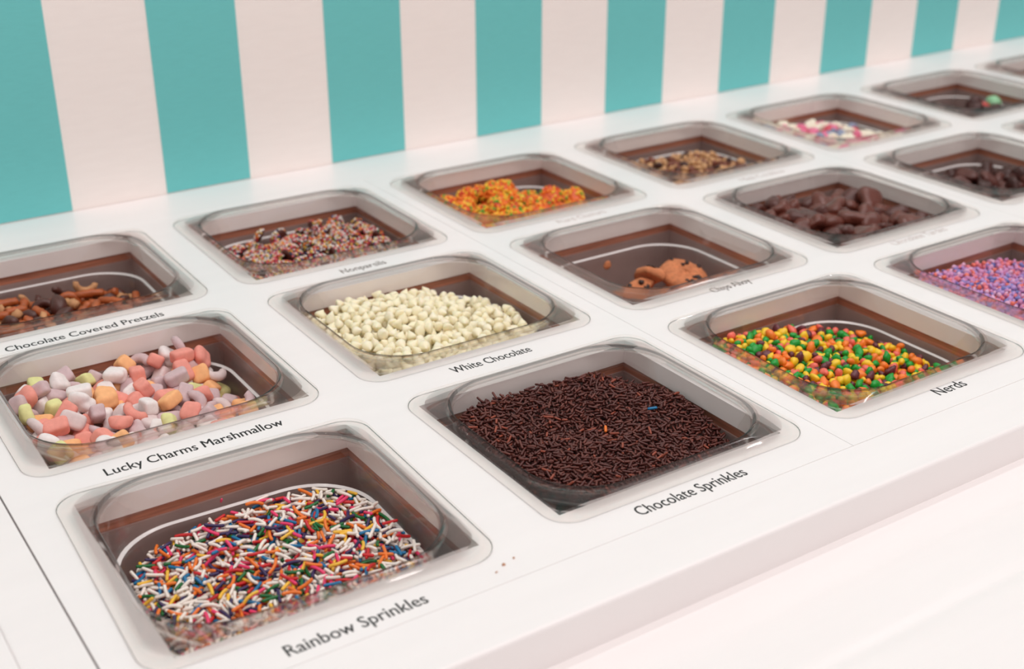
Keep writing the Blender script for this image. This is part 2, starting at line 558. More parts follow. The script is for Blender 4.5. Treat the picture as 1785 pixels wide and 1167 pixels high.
def pile(target, shapes, n_max, seed, depth, settle=.8, tilt=.5, upright=.0, res=.0006, margin=.9, region=None, tries=14):
    """returns [(shape index, 4x4 local matrix)], core height function"""
    r_ = np.random.default_rng(seed)
    gx = np.arange(-.0715, .0716, res)
    gy = np.arange(-.0665, .0666, res)
    GX, GY = np.meshgrid(gx, gy, indexing='ij')
    Tg = target(GX, GY)
    H = np.maximum(Tg - depth, PAN_FLOOR)
    core = H.copy()
    def ij(x, y):
        return int((x + .0715) / res + .5), int((y + .0665) / res + .5)
    def sup(x, y, r):
        i, j = ij(x, y)
        k = max(1, int(.6 * r / res))
        return H[max(0, i - k):i + k + 1, max(0, j - k):j + k + 1].max()
    def raise_(x, y, z, r):
        i, j = ij(x, y)
        k = int(r / res) + 1
        a, b_, c, d = max(0, i - k), i + k + 1, max(0, j - k), j + k + 1
        dd = r * r - (GX[a:b_, c:d] - x) ** 2 - (GY[a:b_, c:d] - y) ** 2
        np.maximum(H[a:b_, c:d], np.where(dd > 0, z + np.sqrt(np.maximum(dd, 0)) * .9, -1), out=H[a:b_, c:d])
    out = []
    misses = 0
    while len(out) < n_max and misses < 90:
        si = int(r_.integers(len(shapes)))
        s = shapes[si]
        best = None
        for _ in range(tries):
            x, y = r_.uniform(-.0685, .0685), r_.uniform(-.063, .063)
            if region is not None and not region(x, y): continue
            yaw = r_.uniform(0, 2 * math.pi)
            t_ = float(target(np.array(x), np.array(y)))
            hx, hy, rr = wall_at(min(-.004, t_ - s.r))
            mg = s.r * margin + .0004
            ok = True
            ends = [(x, y)]
            if s.hl:
                dx, dy = math.cos(yaw) * s.hl, math.sin(yaw) * s.hl
                ends = [(x - dx, y - dy), (x + dx, y + dy)]
            for (ex, ey) in ends:
                if not inside(ex, ey, hx - mg, hy - mg, max(.002, rr - mg)): ok = False
            if not ok: continue
            e = max(sup(ex, ey, s.r) for ex, ey in ends) + settle * s.r - t_
            if best is None or e < best[0]: best = (e, x, y, yaw, ends)
        if best is None or best[0] > s.r * .45:
            misses += 1
            continue
        e, x, y, yaw, ends = best
        if s.hl:
            z0, z1 = (sup(*en, s.r) + settle * s.r for en in ends)
            zm = sup(x, y, s.r) + settle * s.r
            lift = max(0, zm - (z0 + z1) / 2) * .8
            z0 += lift; z1 += lift
            if r_.random() < upright:
                z1 += s.hl * r_.uniform(.5, 1.2)
            pitch = max(-.9, min(.9, math.atan2(z1 - z0, 2 * s.hl)))
            zc = (z0 + z1) / 2
            Mx = Matrix.Translation((x, y, zc)) @ Matrix.Rotation(yaw, 4, 'Z') @ Matrix.Rotation(-pitch, 4, 'Y') @ Matrix.Rotation(r_.uniform(0, 6.28), 4, 'X')
            c_ = math.cos(pitch)
            for k in range(7):
                t = -1 + 2 * k / 6
                raise_(x + math.cos(yaw) * s.hl * t * c_, y + math.sin(yaw) * s.hl * t * c_, zc + math.sin(pitch) * s.hl * t, s.r)
        else:
            z = sup(x, y, s.r) + settle * s.r
            i, j = ij(x, y)
            k = max(1, int(s.r / res))
            i0, i1 = max(0, i - k), min(H.shape[0] - 1, i + k)
            j0, j1 = max(0, j - k), min(H.shape[1] - 1, j + k)
            gxx = (H[i1, j] - H[i0, j]) / (2 * s.r)
            gyy = (H[i, j1] - H[i, j0]) / (2 * s.r)
            R1 = Euler((math.atan(gyy) * .7 + r_.normal() * tilt, -math.atan(gxx) * .7 + r_.normal() * tilt, 0)).to_matrix().to_4x4()
            Mx = Matrix.Translation((x, y, z)) @ R1 @ Matrix.Rotation(yaw, 4, 'Z')
            raise_(x, y, z, s.r)
        out.append((si, Mx))
    return out, (core, gx, gy)

def core_geo(core):
    """the packed inside of a heap below its top layers"""
    C, gx, gy = core
    def h(x, y):
        return float(C[int(np.clip((x + .0715) / (gx[1] - gx[0]), 0, len(gx) - 1)), int(np.clip((y + .0665) / (gy[1] - gy[0]), 0, len(gy) - 1))])
    V, F = [], []
    hx, hy, r = wall_at(PAN_FLOOR + .001)
    rings = [rrect(hx - .003, hy - .003, r - .002, PAN_FLOOR + .0004)]
    top = []
    for p in rrect(*wall_at(-.03), 0):
        f = .97
        z = h(p[0] * f, p[1] * f)
        wx, wy, wr = wall_at(z)
        f2 = min((wx - .0012) / .0655, 1.05) * .985
        top.append((p[0] * f2, p[1] * f2, z))
    rings.append(top)
    for k in range(1, 8):
        f = 1 - k / 8
        rings.append([(p[0] * f, p[1] * f, h(p[0] * f, p[1] * f)) for p in top])
    n = len(top)
    for rg in rings: V += rg
    for k in range(len(rings) - 1):
        for i in range(n):
            j = (i + 1) % n
            F.append((k * n + i, k * n + j, (k + 1) * n + j, (k + 1) * n + i))
    F.append(tuple((len(rings) - 1) * n + i for i in range(n)))
    F.append(tuple(range(n))[::-1])
    return np.array(V), F

CAM_R = np.array(cam.rotation_euler.to_matrix())
CAM_T = np.array(cam.location)
def visible_score(pieces, Mp, shapes):
    """how much of each piece the camera sees (vertices in front in a coarse depth map)"""
    W_, H_ = 900, 600
    uv, dep, own = [], [], []
    for k, (si, Mx) in enumerate(pieces):
        A = np.array(Mp @ Mx)
        X = shapes[si].V @ A[:3, :3].T + A[:3, 3]
        d = (X - CAM_T) @ CAM_R
        uv.append(np.stack([(892.5 + FPX * d[:, 0] / -d[:, 2]) * .5, (583.5 - FPX * d[:, 1] / -d[:, 2]) * .5], 1))
        dep.append(-d[:, 2]); own.append(np.full(len(X), k))
    uv = np.concatenate(uv); dep = np.concatenate(dep); own = np.concatenate(own)
    buf = np.full((W_ + 4, H_ + 4), 99.0)
    ok = (uv[:, 0] >= 1) & (uv[:, 0] < W_) & (uv[:, 1] >= 1) & (uv[:, 1] < H_)
    u = np.clip(uv.astype(int), 1, [W_, H_])
    for a in (-1, 0, 1):
        for b_ in (-1, 0, 1):
            np.minimum.at(buf, (u[ok, 0] + a, u[ok, 1] + b_), dep[ok])
    vis = ok & (dep < buf[u[:, 0], u[:, 1]] + .0012)
    score = np.bincount(own[vis], minlength=len(pieces)).astype(float)
    return score

BESIDE = {('F', 0): ('side rail', 'chocolate sprinkles'), ('F', 1): ('rainbow sprinkles', 'candy nuggets'), ('F', 2): ('chocolate sprinkles', 'purple crumbs'), ('F', 3): ('candy nuggets', 'far end'),
          ('M', 0): ('side rail', 'white chips'), ('M', 1): ('marshmallows', 'cookies'), ('M', 3): ('cookies', 'dark chunks'), ('M', 4): ('milk chocolate', 'far end'),
          ('B', 0): ('side rail', 'nonpareils'), ('B', 1): ('pretzels', 'orange clusters'), ('B', 2): ('nonpareils', 'tan crumbs'), ('B', 3): ('orange clusters', 'pink candies'), ('B', 4): ('tan crumbs', 'far end')}
def serve(pan, name, category, group, pieces, shapes, mats, weights, labels, n_things, core=None, core_mat=None, stuff_label=None, stuff_name=None, seed=1, min_score=1, colour_of=None, build=None, zones=True):
    """the pieces that show most become things of their own, the rest of the heap one object of kind stuff"""
    r_ = np.random.default_rng(seed)
    Mp = PM[pan]
    w = np.array(weights, float); w /= w.sum()
    col = [int(v) for v in r_.choice(len(mats), size=len(pieces), p=w)]
    if colour_of: col = [colour_of(si, c) for (si, _), c in zip(pieces, col)]
    sc = visible_score(pieces, Mp, shapes)
    order = np.argsort(-sc, kind='stable')
    single = [int(k) for k in order[:n_things] if sc[k] >= min_score]
    sset = set(single)
    for k in single:
        si, Mx = pieces[k]
        if build:
            o = build(si, col[k])
        else:
            o = bpy.data.objects.new(name, shapes[si].mesh(name, mats[col[k]]))
            COL.objects.link(o)
        o.matrix_world = Mp @ Mx
        lab = labels[col[k]]
        if zones:
            x_, y_ = Mx.translation.x, Mx.translation.y
            side = BESIDE[pan]
            lab += ', ' + ('far' if y_ > .02 else 'near' if y_ < -.02 else 'middle') + (' toward the ' + side[0] if x_ < -.022 else ' toward the ' + side[1] if x_ > .022 else ' centre')
        tag(o, lab, category, group)
    rest = [k for k in range(len(pieces)) if k not in sset]
    if stuff_label and (rest or core is not None):
        Vs, loops, starts, totals, mi = [], [], [], [], []
        off = 0; ls = 0
        def add(V, F, m):
            nonlocal off, ls
            Vs.append(V)
            for f in F:
                loops.extend([i + off for i in f]); starts.append(ls); totals.append(len(f)); ls += len(f); mi.append(m)
            off += len(V)
        for k in rest:
            si, Mx = pieces[k]
            A = np.array(Mx)
            add(shapes[si].V @ A[:3, :3].T + A[:3, 3], shapes[si].F, col[k])
        if core is not None:
            V, F = core_geo(core)
            add(V, F, len(mats))
        V = np.concatenate(Vs)
        me = bpy.data.meshes.new(stuff_name or name)
        me.vertices.add(len(V)); me.vertices.foreach_set('co', V.astype(np.float32).ravel())
        me.loops.add(len(loops)); me.loops.foreach_set('vertex_index', loops)
        me.polygons.add(len(starts)); me.polygons.foreach_set('loop_start', starts)
        me.polygons.foreach_set('loop_total', totals)
        for mm in mats: me.materials.append(mm)
        me.materials.append(core_mat or mats[0])
        me.polygons.foreach_set('material_index', mi)
        me.polygons.foreach_set('use_smooth', [True] * len(starts))
        me.update(calc_edges=True)
        me.validate()
        o = bpy.data.objects.new(stuff_name or name, me)
        COL.objects.link(o)
        o.matrix_world = Mp
        tag(o, stuff_label, category, None, 'stuff')
    return col

def cells(name, cols, scale, rough=.5):
    """packed candy seen side on: cells in the colours of the candy"""
    m, nt, b = new_mat(name)
    b.inputs['Roughness'].default_value = rough
    mp = coords(nt)
    v = nt.nodes.new('ShaderNodeTexVoronoi')
    v.inputs['Scale'].default_value = scale
    nt.links.new(mp.outputs[0], v.inputs['Vector'])
    sep = nt.nodes.new('ShaderNodeSeparateColor')
    nt.links.new(v.outputs['Color'], sep.inputs['Color'])
    r = ramp(nt, [(i / len(cols), lin(c)) for i, c in enumerate(cols)])
    r.color_ramp.interpolation = 'CONSTANT'
    nt.links.new(sep.outputs[0], r.inputs['Fac'])
    nt.links.new(r.outputs['Color'], b.inputs['Base Color'])
    bump(nt, b, v.outputs['Distance'], .6, .002)
    return m

# ------------------------------------------------------------------ vinyl lettering on the panels
def lettering(text, panel, x0, x1, y, cap, mat, label):
    cu = bpy.data.curves.new('lettering', 'FONT')
    cu.body = text
    cu.size = 1.0
    cu.resolution_u = 3
    tmp = bpy.data.objects.new('lettering_curve', cu)
    COL.objects.link(tmp)
    bpy.context.view_layer.update()
    dg = bpy.context.evaluated_depsgraph_get()
    me0 = bpy.data.meshes.new_from_object(tmp.evaluated_get(dg))
    n = len(me0.vertices)
    co = np.zeros(n * 3); me0.vertices.foreach_get('co', co); co = co.reshape(-1, 3)
    polys = [tuple(p.vertices) for p in me0.polygons]
    bpy.data.objects.remove(tmp)
    ed = {}
    for p in polys:
        for a, b_ in zip(p, p[1:] + p[:1]):
            ed[(a, b_)] = 1
    lo, hi = co[:, 0].min(), co[:, 0].max()
    caph = 0.729
    co[:, 0] = (co[:, 0] - lo) / (hi - lo) * (x1 - x0) + x0
    co[:, 1] = co[:, 1] / caph * cap + y
    V = [(x, y_, 0.00006) for x, y_, _ in co] + [(x, y_, -0.00005) for x, y_, _ in co]
    F = list(polys) + [(b_, a, a + n, b_ + n) for (a, b_) in ed if (b_, a) not in ed]
    k = len(V)                                                # a second pass a hair to the side gives the strokes their weight
    w_ = 0.00022
    V = [(x - w_ / 2, y_, z) for x, y_, z in V] + [(x + w_ / 2, y_, z + (0.00001 if z > 0 else 0)) for x, y_, z in V]
    F = F + [tuple(i + k for i in f) for f in F]
    o = mesh_obj('lettering', V, F, mat, panel)
    o['label'] = label
    return o

lettering('Rainbow Sprinkles', panels[0], -.0352, .0330, -.0958, .0082, M['ink'], 'dark vinyl lettering in front of the rainbow sprinkles')
lettering('Lucky Charms Marshmallow', panels[0], -.0522, .0488, .0930, .0085, M['ink'], 'black vinyl lettering in front of the pastel marshmallows')
lettering('Chocolate Covered Pretzels', panels[0], -.0570, .0461, .2790, .0085, M['ink'], 'black vinyl lettering in front of the pretzel pieces')
lettering('Nonpareils', panels[0], .1802, .2163, .2800, .0085, M['ink_worn'], 'worn vinyl lettering in front of the nonpareils')
lettering('White Chocolate', panels[0], .1624, .2199, .0950, .0085, M['ink'], 'black vinyl lettering in front of the white chocolate chips')
lettering('Chocolate Sprinkles', panels[0], .1560, .2280, -.0930, .0085, M['ink'], 'black vinyl lettering in front of the chocolate sprinkles')
lettering('Nerds', panels[1], .3838, .4086, -.0892, .0085, M['ink'], 'black vinyl lettering in front of the small candy nuggets')
lettering('Nerd Clusters', panels[1], .3732, .4200, .2795, .0080, M['ink_faded'], 'faded vinyl lettering in front of the orange clusters')
lettering('Chips Ahoy', panels[1], .3789, .4147, .1025, .0080, M['ink_worn'], 'worn vinyl lettering half under the rim of the cookie pan')
lettering('Mini Cookies', panels[1], .5698, .6202, .2785, .0080, M['ink_faded'], 'faded vinyl lettering in front of the tan crumbs')
lettering('Chocolate Turtles', panels[1], .5565, .6173, .0960, .0080, M['ink_faded'], 'faded vinyl lettering in front of the milk chocolate lumps')

def lip_tilt(a, bx=0., by=0., c=0., lumps=()):
    """height of a heap: level a, slopes bx, by, dome c, plus bumps (x, y, radius, height)"""
    def f(x, y):
        z = a + bx * x + by * y - c * ((x / .065) ** 2 + (y / .06) ** 2)
        for (lx, ly, lr, lh) in lumps:
            z = z + lh * np.exp(-((x - lx) ** 2 + (y - ly) ** 2) / (lr * lr))
        return z
    return f

# ------------------------------------------------------------------ rainbow sprinkles
cols = [(246, 236, 226), (240, 122, 40), (208, 38, 42), (238, 62, 112), (246, 192, 62), (20, 104, 48), (16, 116, 166), (52, 34, 84)]
names = ['white', 'orange', 'red', 'pink', 'yellow', 'green', 'blue', 'purple']
rb = [simple('sprinkle_' + n, c, .38, .06, 300, sss=0.0) for n, c in zip(names, cols)]
shapes = [Shape(capsule(L, .00092, b), L / 2 - .0008, .00092) for L, b in ((.0052, 0), (.0064, .35), (.0072, 0), (.0080, .8), (.0090, -.5), (.0100, 1.0), (.0108, .4), (.0062, 0))]
tg = lip_tilt(-.0215, .03, -.01, .001, [(-.05, .050, .025, -.004), (.03, .03, .03, .001), (0, .01, .02, -.002)])
pcs, core = pile(tg, shapes, 3200, 11, .0052, settle=.75, upright=.06)
serve(('F', 0), 'rainbow_sprinkle', 'sprinkle', 'rainbow sprinkles in the nearest pan', pcs, shapes, rb, [50, 13, 9, 7, 7, 7, 7, 9],
      [n + ' sprinkle lying on top of the rainbow sprinkle heap' for n in names], 300, core, cells('rainbow_core', cols, 330),
      'heap of rainbow sprinkles filling the nearest pan', 'rainbow_sprinkles', 21)
o = bpy.data.objects.new('loose_sprinkle', shapes[0].mesh('loose_sprinkle', rb[3])); COL.objects.link(o)
o.matrix_world = PM['F', 0] @ Matrix.Translation((-.003, .0636, -.0175)) @ Euler((0.3, 1.0, 1.57)).to_matrix().to_4x4() @ Matrix.Scale(.72, 4)
tag(o, 'pink sprinkle stuck to the pan wall above the rainbow heap', 'sprinkle')

# ------------------------------------------------------------------ chocolate sprinkles
cb = [simple('chocolate_sprinkle_a', (84, 36, 30), .42, .12, 300), simple('chocolate_sprinkle_b', (102, 48, 38), .45, .12, 300), simple('chocolate_sprinkle_c', (150, 72, 52), .5, .12, 300)]
shapes = [Shape(capsule(L, .00072, b, 6, 2), L / 2 - .0006, .00072) for L, b in ((.0028, 0), (.0036, 0), (.0042, .3), (.0048, 0), (.0054, .5), (.0060, -.2))]
tg = lip_tilt(-.0060, -.03, .01, .0005, [(.065, -.05, .030, -.012), (.0, .01, .022, -.006), (.065, .05, .022, -.006)])
pcs, core = pile(tg, shapes, 5200, 12, .0036, settle=.72, upright=.12)
serve(('F', 1), 'chocolate_sprinkle', 'sprinkle', 'dark chocolate sprinkles in their pan', pcs, shapes, cb, [62, 34, 4],
      ['dark brown chocolate sprinkle on top of the chocolate sprinkle heap', 'brown chocolate sprinkle on top of the chocolate sprinkle heap', 'pale rubbed brown sprinkle on the chocolate sprinkle heap'],
      300, core, cells('chocolate_core', [(60, 26, 22), (76, 34, 28), (50, 22, 18)], 420), 'heap of dark chocolate sprinkles filling its pan', 'chocolate_sprinkles', 22)
def top_z(x, y):
    best = -1
    for si, Mx in pcs:
        t = Mx.translation
        if (t.x - x) ** 2 + (t.y - y) ** 2 < .0026 ** 2: best = max(best, t.z)
    return best
for (x, y, yaw, mt, lab) in ((.005, .001, .95, rb[1], 'single orange sprinkle on the dark chocolate sprinkles'), (.041, .003, -.55, rb[6], 'single blue sprinkle on the dark chocolate sprinkles')):
    o = bpy.data.objects.new('loose_sprinkle', Shape(capsule(.0058, .0009, .1), .002, .0009).mesh('loose_sprinkle', mt)); COL.objects.link(o)
    o.matrix_world = PM['F', 1] @ Matrix.Translation((x, y, top_z(x, y) + .0014)) @ Euler((0, -.15, yaw)).to_matrix().to_4x4()
    tag(o, lab, 'sprinkle')

# ------------------------------------------------------------------ small candy nuggets
cols = [(22, 156, 52), (254, 204, 40), (252, 130, 40), (242, 110, 92), (104, 44, 54)]
names = ['green', 'yellow', 'orange', 'coral pink', 'dark purple']
nb = [simple('nugget_' + n.replace(' ', '_'), c, .33, .08, 250, .15, .0004) for n, c in zip(names, cols)]
r0 = np.random.default_rng(5)
shapes = [Shape(lump(np.array([1.18, .95, .85]) * rr * r0.uniform(.9, 1.12, 3), .2, 1.9, 2, 1, k), 0, rr) for k, rr in enumerate((.0021, .0024, .0027, .0030, .0026, .0023, .0029, .0033))]
tg = lip_tilt(-.0170, -.10, .02, .0005, [(-.045, .04, .03, .002), (.05, .045, .03, -.003)])
pcs, core = pile(tg, shapes, 1300, 13, .0085, settle=.82, tilt=1.2)
serve(('F', 2), 'candy_nugget', 'candy', 'small fruit candy nuggets', pcs, shapes, nb, [24, 27, 19, 17, 13],
      [n + ' candy nugget in the pan of mixed small nuggets' for n in names], 300, core, cells('nugget_core', cols, 190),
      'heap of small mixed candy nuggets in green, yellow, orange and purple', 'candy_nuggets', 23)

# ------------------------------------------------------------------ purple and pink crumbs
cols = [(208, 142, 188), (232, 124, 136), (128, 128, 194), (184, 146, 206), (242, 124, 106), (226, 176, 206), (86, 94, 166)]
names = ['mauve', 'rose pink', 'blue violet', 'lilac', 'coral', 'pale pink', 'deep blue']
fb = [simple('crumb_' + n.replace(' ', '_'), c, .5, .1, 300) for n, c in zip(names, cols)]
shapes = [Shape(lump(np.array([1.3, .9, .8]) * rr, .22, 2.0, 2.4, 1, 40 + k), 0, rr) for k, rr in enumerate((.0011, .0014, .0017, .0020, .0014))]
tg = lip_tilt(-.0110, -.07, 0, .002, [(-.02, .01, .03, .003)])
pcs, core = pile(tg, shapes, 2400, 14, .005, settle=.8, tilt=1.2)
serve(('F', 3), 'candy_crumb', 'candy', 'purple and pink candy crumbs', pcs, shapes, fb, [26, 18, 11, 19, 10, 14, 2],
      [n + ' candy crumb in the purple crumb pan' for n in names], 300, core, cells('crumb_core', cols, 300),
      'heap of tiny purple, pink and blue candy crumbs', 'candy_crumbs', 24)

# ------------------------------------------------------------------ pastel marshmallows
cols = [(240, 230, 228), (210, 184, 186), (240, 158, 144), (250, 186, 132), (228, 226, 160), (226, 208, 206)]
names = ['white', 'mauve', 'coral pink', 'orange', 'pale yellow-green', 'greyish pink']
mb = [simple('marshmallow_' + n.replace(' ', '_').replace('-', '_'), c, .75, .05, 350, .25, .0005, spec=.25) for n, c in zip(names, cols)]
shapes = [Shape(lump((.0058, .0052, .0047), .06, 1.2, 5.5, 3, 61), 0, .0052), Shape(lump((.0068, .0046, .0044), .07, 1.2, 5.5, 3, 62), 0, .0052),
          Shape(lump((.0050, .0054, .0048), .09, 1.4, 5, 3, 63), 0, .0052), Shape(lump((.0062, .0056, .0040), .13, 1.7, 4, 3, 64), 0, .0052),
          Shape(crescent(.0062, .0036, 2.7), 0, .0050), Shape(lump((.0072, .0048, .0042), .08, 1.3, 5, 3, 66), 0, .0054), Shape(lump((.0058, .0062, .0046), .16, 1.9, 3.4, 3, 67), 0, .0054)]
tg = lip_tilt(-.0155, -.085, .05, .0005, [(.045, .050, .012, .010), (-.045, .05, .02, .002), (.06, .01, .02, -.008)])
pcs, core = pile(tg, shapes, 420, 15, .020, settle=.92, tilt=.55)
serve(('M', 0), 'marshmallow', 'marshmallow', 'pastel cereal marshmallows', pcs, shapes, mb, [27, 23, 16, 14, 12, 8],
      [n + ' dried cereal marshmallow in the pastel marshmallow pan' for n in names], 300, core, cells('marshmallow_core', cols, 90, .8),
      'pastel marshmallows buried low in their heap', 'marshmallows', 25, colour_of=lambda si, c: 1 if si == 4 and c in (0, 3, 4) else c)

# ------------------------------------------------------------------ white chocolate chips
wb = [simple('white_chocolate', (255, 241, 208), .45, .02, 120, sss=.35), simple('white_chocolate_pale', (255, 242, 214), .45, .02, 120, sss=.35)]
def chip(r, h, ns=10):
    return lathe([(r * .80, -h * .42), (r, -h * .30), (r * .95, -h * .10), (r * .72, h * .12), (r * .42, h * .32), (r * .20, h * .48), (r * .07, h * .58)], ns)
shapes = [Shape(chip(r, h), 0, r * .9) for r, h in ((.0036, .0066), (.0040, .0070), (.0034, .0068), (.0042, .0064))]
tg = lip_tilt(-.0110, -.06, .02, .0015, [(-.005, .02, .03, .004), (.05, .05, .025, -.005)])
pcs, core = pile(tg, shapes, 900, 16, .013, settle=.80, tilt=.9)
serve(('M', 1), 'white_chocolate_chip', 'chocolate chip', 'white chocolate chips in their heap', pcs, shapes, wb, [70, 30],
      ['cream white chocolate chip in the white chip heap', 'paler white chocolate chip in the white chip heap'], 300, core, cells('white_chip_core', [(250, 232, 194), (246, 224, 184), (250, 238, 208)], 130),
      'white chocolate chips buried in their heap', 'white_chocolate_chips', 26)

# ------------------------------------------------------------------ cookies
dough = simple('cookie_dough', (208, 128, 84), .8, .22, 220, .8, .0012)
chipm = simple('cookie_chip', (52, 28, 22), .5, .1, 200)
def cookie_geo(R_, h, seed, a0=0., a1=2 * math.pi):
    """round biscuit (or a broken wedge of it) with an uneven crust"""
    r_ = np.random.default_rng(seed)
    nr, na = 6, 22
    full = a1 - a0 > 6.2
    V, F = [], []
    ph = r_.uniform(0, 6.28, 6)
    def wob(a, r): return h * .10 * (math.sin(5 * a + ph[0] + 200 * r) + math.sin(9 * a + ph[1] - 400 * r) + .6 * math.sin(900 * r + ph[2] + 3 * a))
    rows = []
    for k in range(nr + 1):
        t = k / nr
        row = []
        for i in range(na + (0 if full else 1)):
            a = a0 + (a1 - a0) * i / na
            rad = R_ * t * (1 + .03 * math.sin(4 * a + ph[3]) + .02 * math.sin(7 * a + ph[4]))
            top = h * math.sqrt(max(0, 1 - (t * .96) ** 4)) * .75 + wob(a, rad) * (1 - t ** 6)
            row.append((rad, a, top))
        rows.append(row)
    def put(rad, a, z):
        V.append((rad * math.cos(a), rad * math.sin(a), z)); return len(V) - 1
    T = [[put(*p) for p in row] for row in rows]
    B = [[put(p[0] * .97, p[1], -h * .22 + .0002 * math.sin(7 * p[1])) for p in row] for row in rows]
    n = len(rows[0])
    rngi = range(n) if full else range(n - 1)
    for k in range(nr):
        for i in rngi:
            j = (i + 1) % n
            F.append((T[k][i], T[k + 1][i], T[k + 1][j], T[k][j]))
            F.append((B[k][j], B[k + 1][j], B[k + 1][i], B[k][i]))
    for i in rngi:
        j = (i + 1) % n
        F.append((T[nr][i], B[nr][i], B[nr][j], T[nr][j]))
    if not full:
        for k in range(nr):
            F.append((T[k][0], B[k][0], B[k + 1][0], T[k + 1][0]))
            F.append((T[k][n - 1], T[k + 1][n - 1], B[k + 1][n - 1], B[k][n - 1]))
    return V, F
def cookie(loc, rot, R_, h, seed, label, a0=0., a1=2 * math.pi, chips=7, name='cookie'):
    V, F = cookie_geo(R_, h, seed, a0, a1)
    o = mesh_obj(name, V, F, dough, None, True)
    o.matrix_world = PM['M', 2] @ Matrix.Translation(loc) @ Euler(rot).to_matrix().to_4x4()
    tag(o, label, 'cookie', 'small chocolate chip cookies')
    r_ = np.random.default_rng(seed + 99)
    for k in range(chips):
        a = r_.uniform(a0 + .2, a1 - .2); rad = R_ * math.sqrt(r_.uniform(.05, .72))
        cv, cf = lump(np.array([.0026, .002, .0014]) * r_.uniform(.7, 1.25), .15, 2, 2, 1, seed * 10 + k)
        z = h * math.sqrt(1 - (rad / R_ * .96) ** 4) * .75
        c = mesh_obj('chocolate_chip', [tuple(v) for v in cv], cf, chipm, o, True, (rad * math.cos(a), rad * math.sin(a), z + .0001), (0, 0, r_.uniform(0, 6)))
for k, (x, y, a) in enumerate(((.012, .004, 0), (-.024, -.022, 1), (.042, -.020, 2))):
    cookie((x, y, -.0605 + .0), (0, 0, a), .0185, .0085, 30 + k, ['small round cookie at the bottom of the cookie pan', 'small round cookie lying low by the near wall of the cookie pan', 'small round cookie lowest beside the pan wall'][k], chips=5)
cookie((.010, -.006, -.0515), (.05, .06, .6), .0185, .0085, 40, 'small round cookie low in the heap under the broken halves', chips=5)
cookie((.034, .004, -.0425), (.12, .05, 2.1), .0185, .0085, 45, 'small round cookie directly under the top cookie', chips=5)
cookie((.037, .010, -.0315), (.32, -.10, .4), .0195, .0090, 41, 'whole small chocolate chip cookie lying on top in the cookie pan', chips=9)
cookie((.006, .008, -.0290), (.95, .45, 1.6), .0165, .0090, 42, 'broken half cookie standing on edge beside the whole cookie', .2, 3.0, 4, 'cookie_piece')
cookie((-.010, .000, -.0340), (.35, -.45, .3), .0160, .0085, 43, 'broken cookie wedge lying in front of the standing half', .0, 2.2, 3, 'cookie_piece')
cookie((.012, -.014, -.0370), (.25, .10, 3.9), .0155, .0085, 44, 'small broken cookie wedge nearest the pan edge', .0, 2.4, 3, 'cookie_piece')
v, f = lump((.0036, .0016, .0034), .10, 2.0, 2.2, 2, 77)
o = mesh_obj('cookie_crumb', [tuple(p) for p in v], f, dough, None, True)
o.matrix_world = PM['M', 2] @ Matrix.Translation((-.002, .0572, -.0285))
tag(o, 'single cookie crumb stuck to the wall of the cookie pan', 'cookie crumb')

# ------------------------------------------------------------------ milk chocolate lumps and dark chocolate chunks
chb = [simple('milk_chocolate', (104, 52, 40), .28, .12, 120, .25, .0006), simple('milk_chocolate_dark', (84, 40, 32), .34, .12, 120, .25, .0006)]
shapes = [Shape(lump(np.array([1.15, .98, .66]) * rr, .17, 1.7, 3.0, 2, 80 + k), 0, rr * .80) for k, rr in enumerate((.0080, .0092, .0100, .0086, .0070))]
tg = lip_tilt(-.0105, -.02, -.02, .001, [(-.03, .02, .02, .003), (.05, .05, .03, -.003), (.03, .03, .01, -.008)])
pcs, core = pile(tg, shapes, 190, 17, .024, settle=.84, tilt=.55)
serve(('M', 3), 'chocolate_lump', 'chocolate', 'milk chocolate lumps', pcs, shapes, chb, [65, 35],
      ['lumpy milk chocolate piece in the milk chocolate heap', 'darker lumpy chocolate piece in the milk chocolate heap'], 140, core, chb[1],
      'milk chocolate pieces buried in their heap', 'chocolate_lumps', 27)
dcb = [simple('dark_chocolate', (66, 32, 27), .36, .12, 120, .2, .0006), simple('dark_chocolate_dusty', (92, 46, 38), .4, .12, 120, .2, .0006)]
shapes = [Shape(lump(np.array([1.2, .9, .55]) * rr, .18, 1.8, 3.2, 2, 90 + k), 0, rr * .8) for k, rr in enumerate((.0072, .0085, .0066))]
tg = lip_tilt(-.0215, .03, -.03, .001, [(.02, 0, .02, .003)])
pcs, core = pile(tg, shapes, 110, 18, .018, settle=.9, tilt=.6)
serve(('M', 4), 'chocolate_chunk', 'chocolate', 'dark chocolate chunks', pcs, shapes, dcb, [65, 35],
      ['dark chocolate chunk in the half empty far pan', 'dusty brown chocolate chunk in the half empty far pan'], 100, core, dcb[0],
      'dark chocolate chunks low in their pan', 'chocolate_chunks', 28)

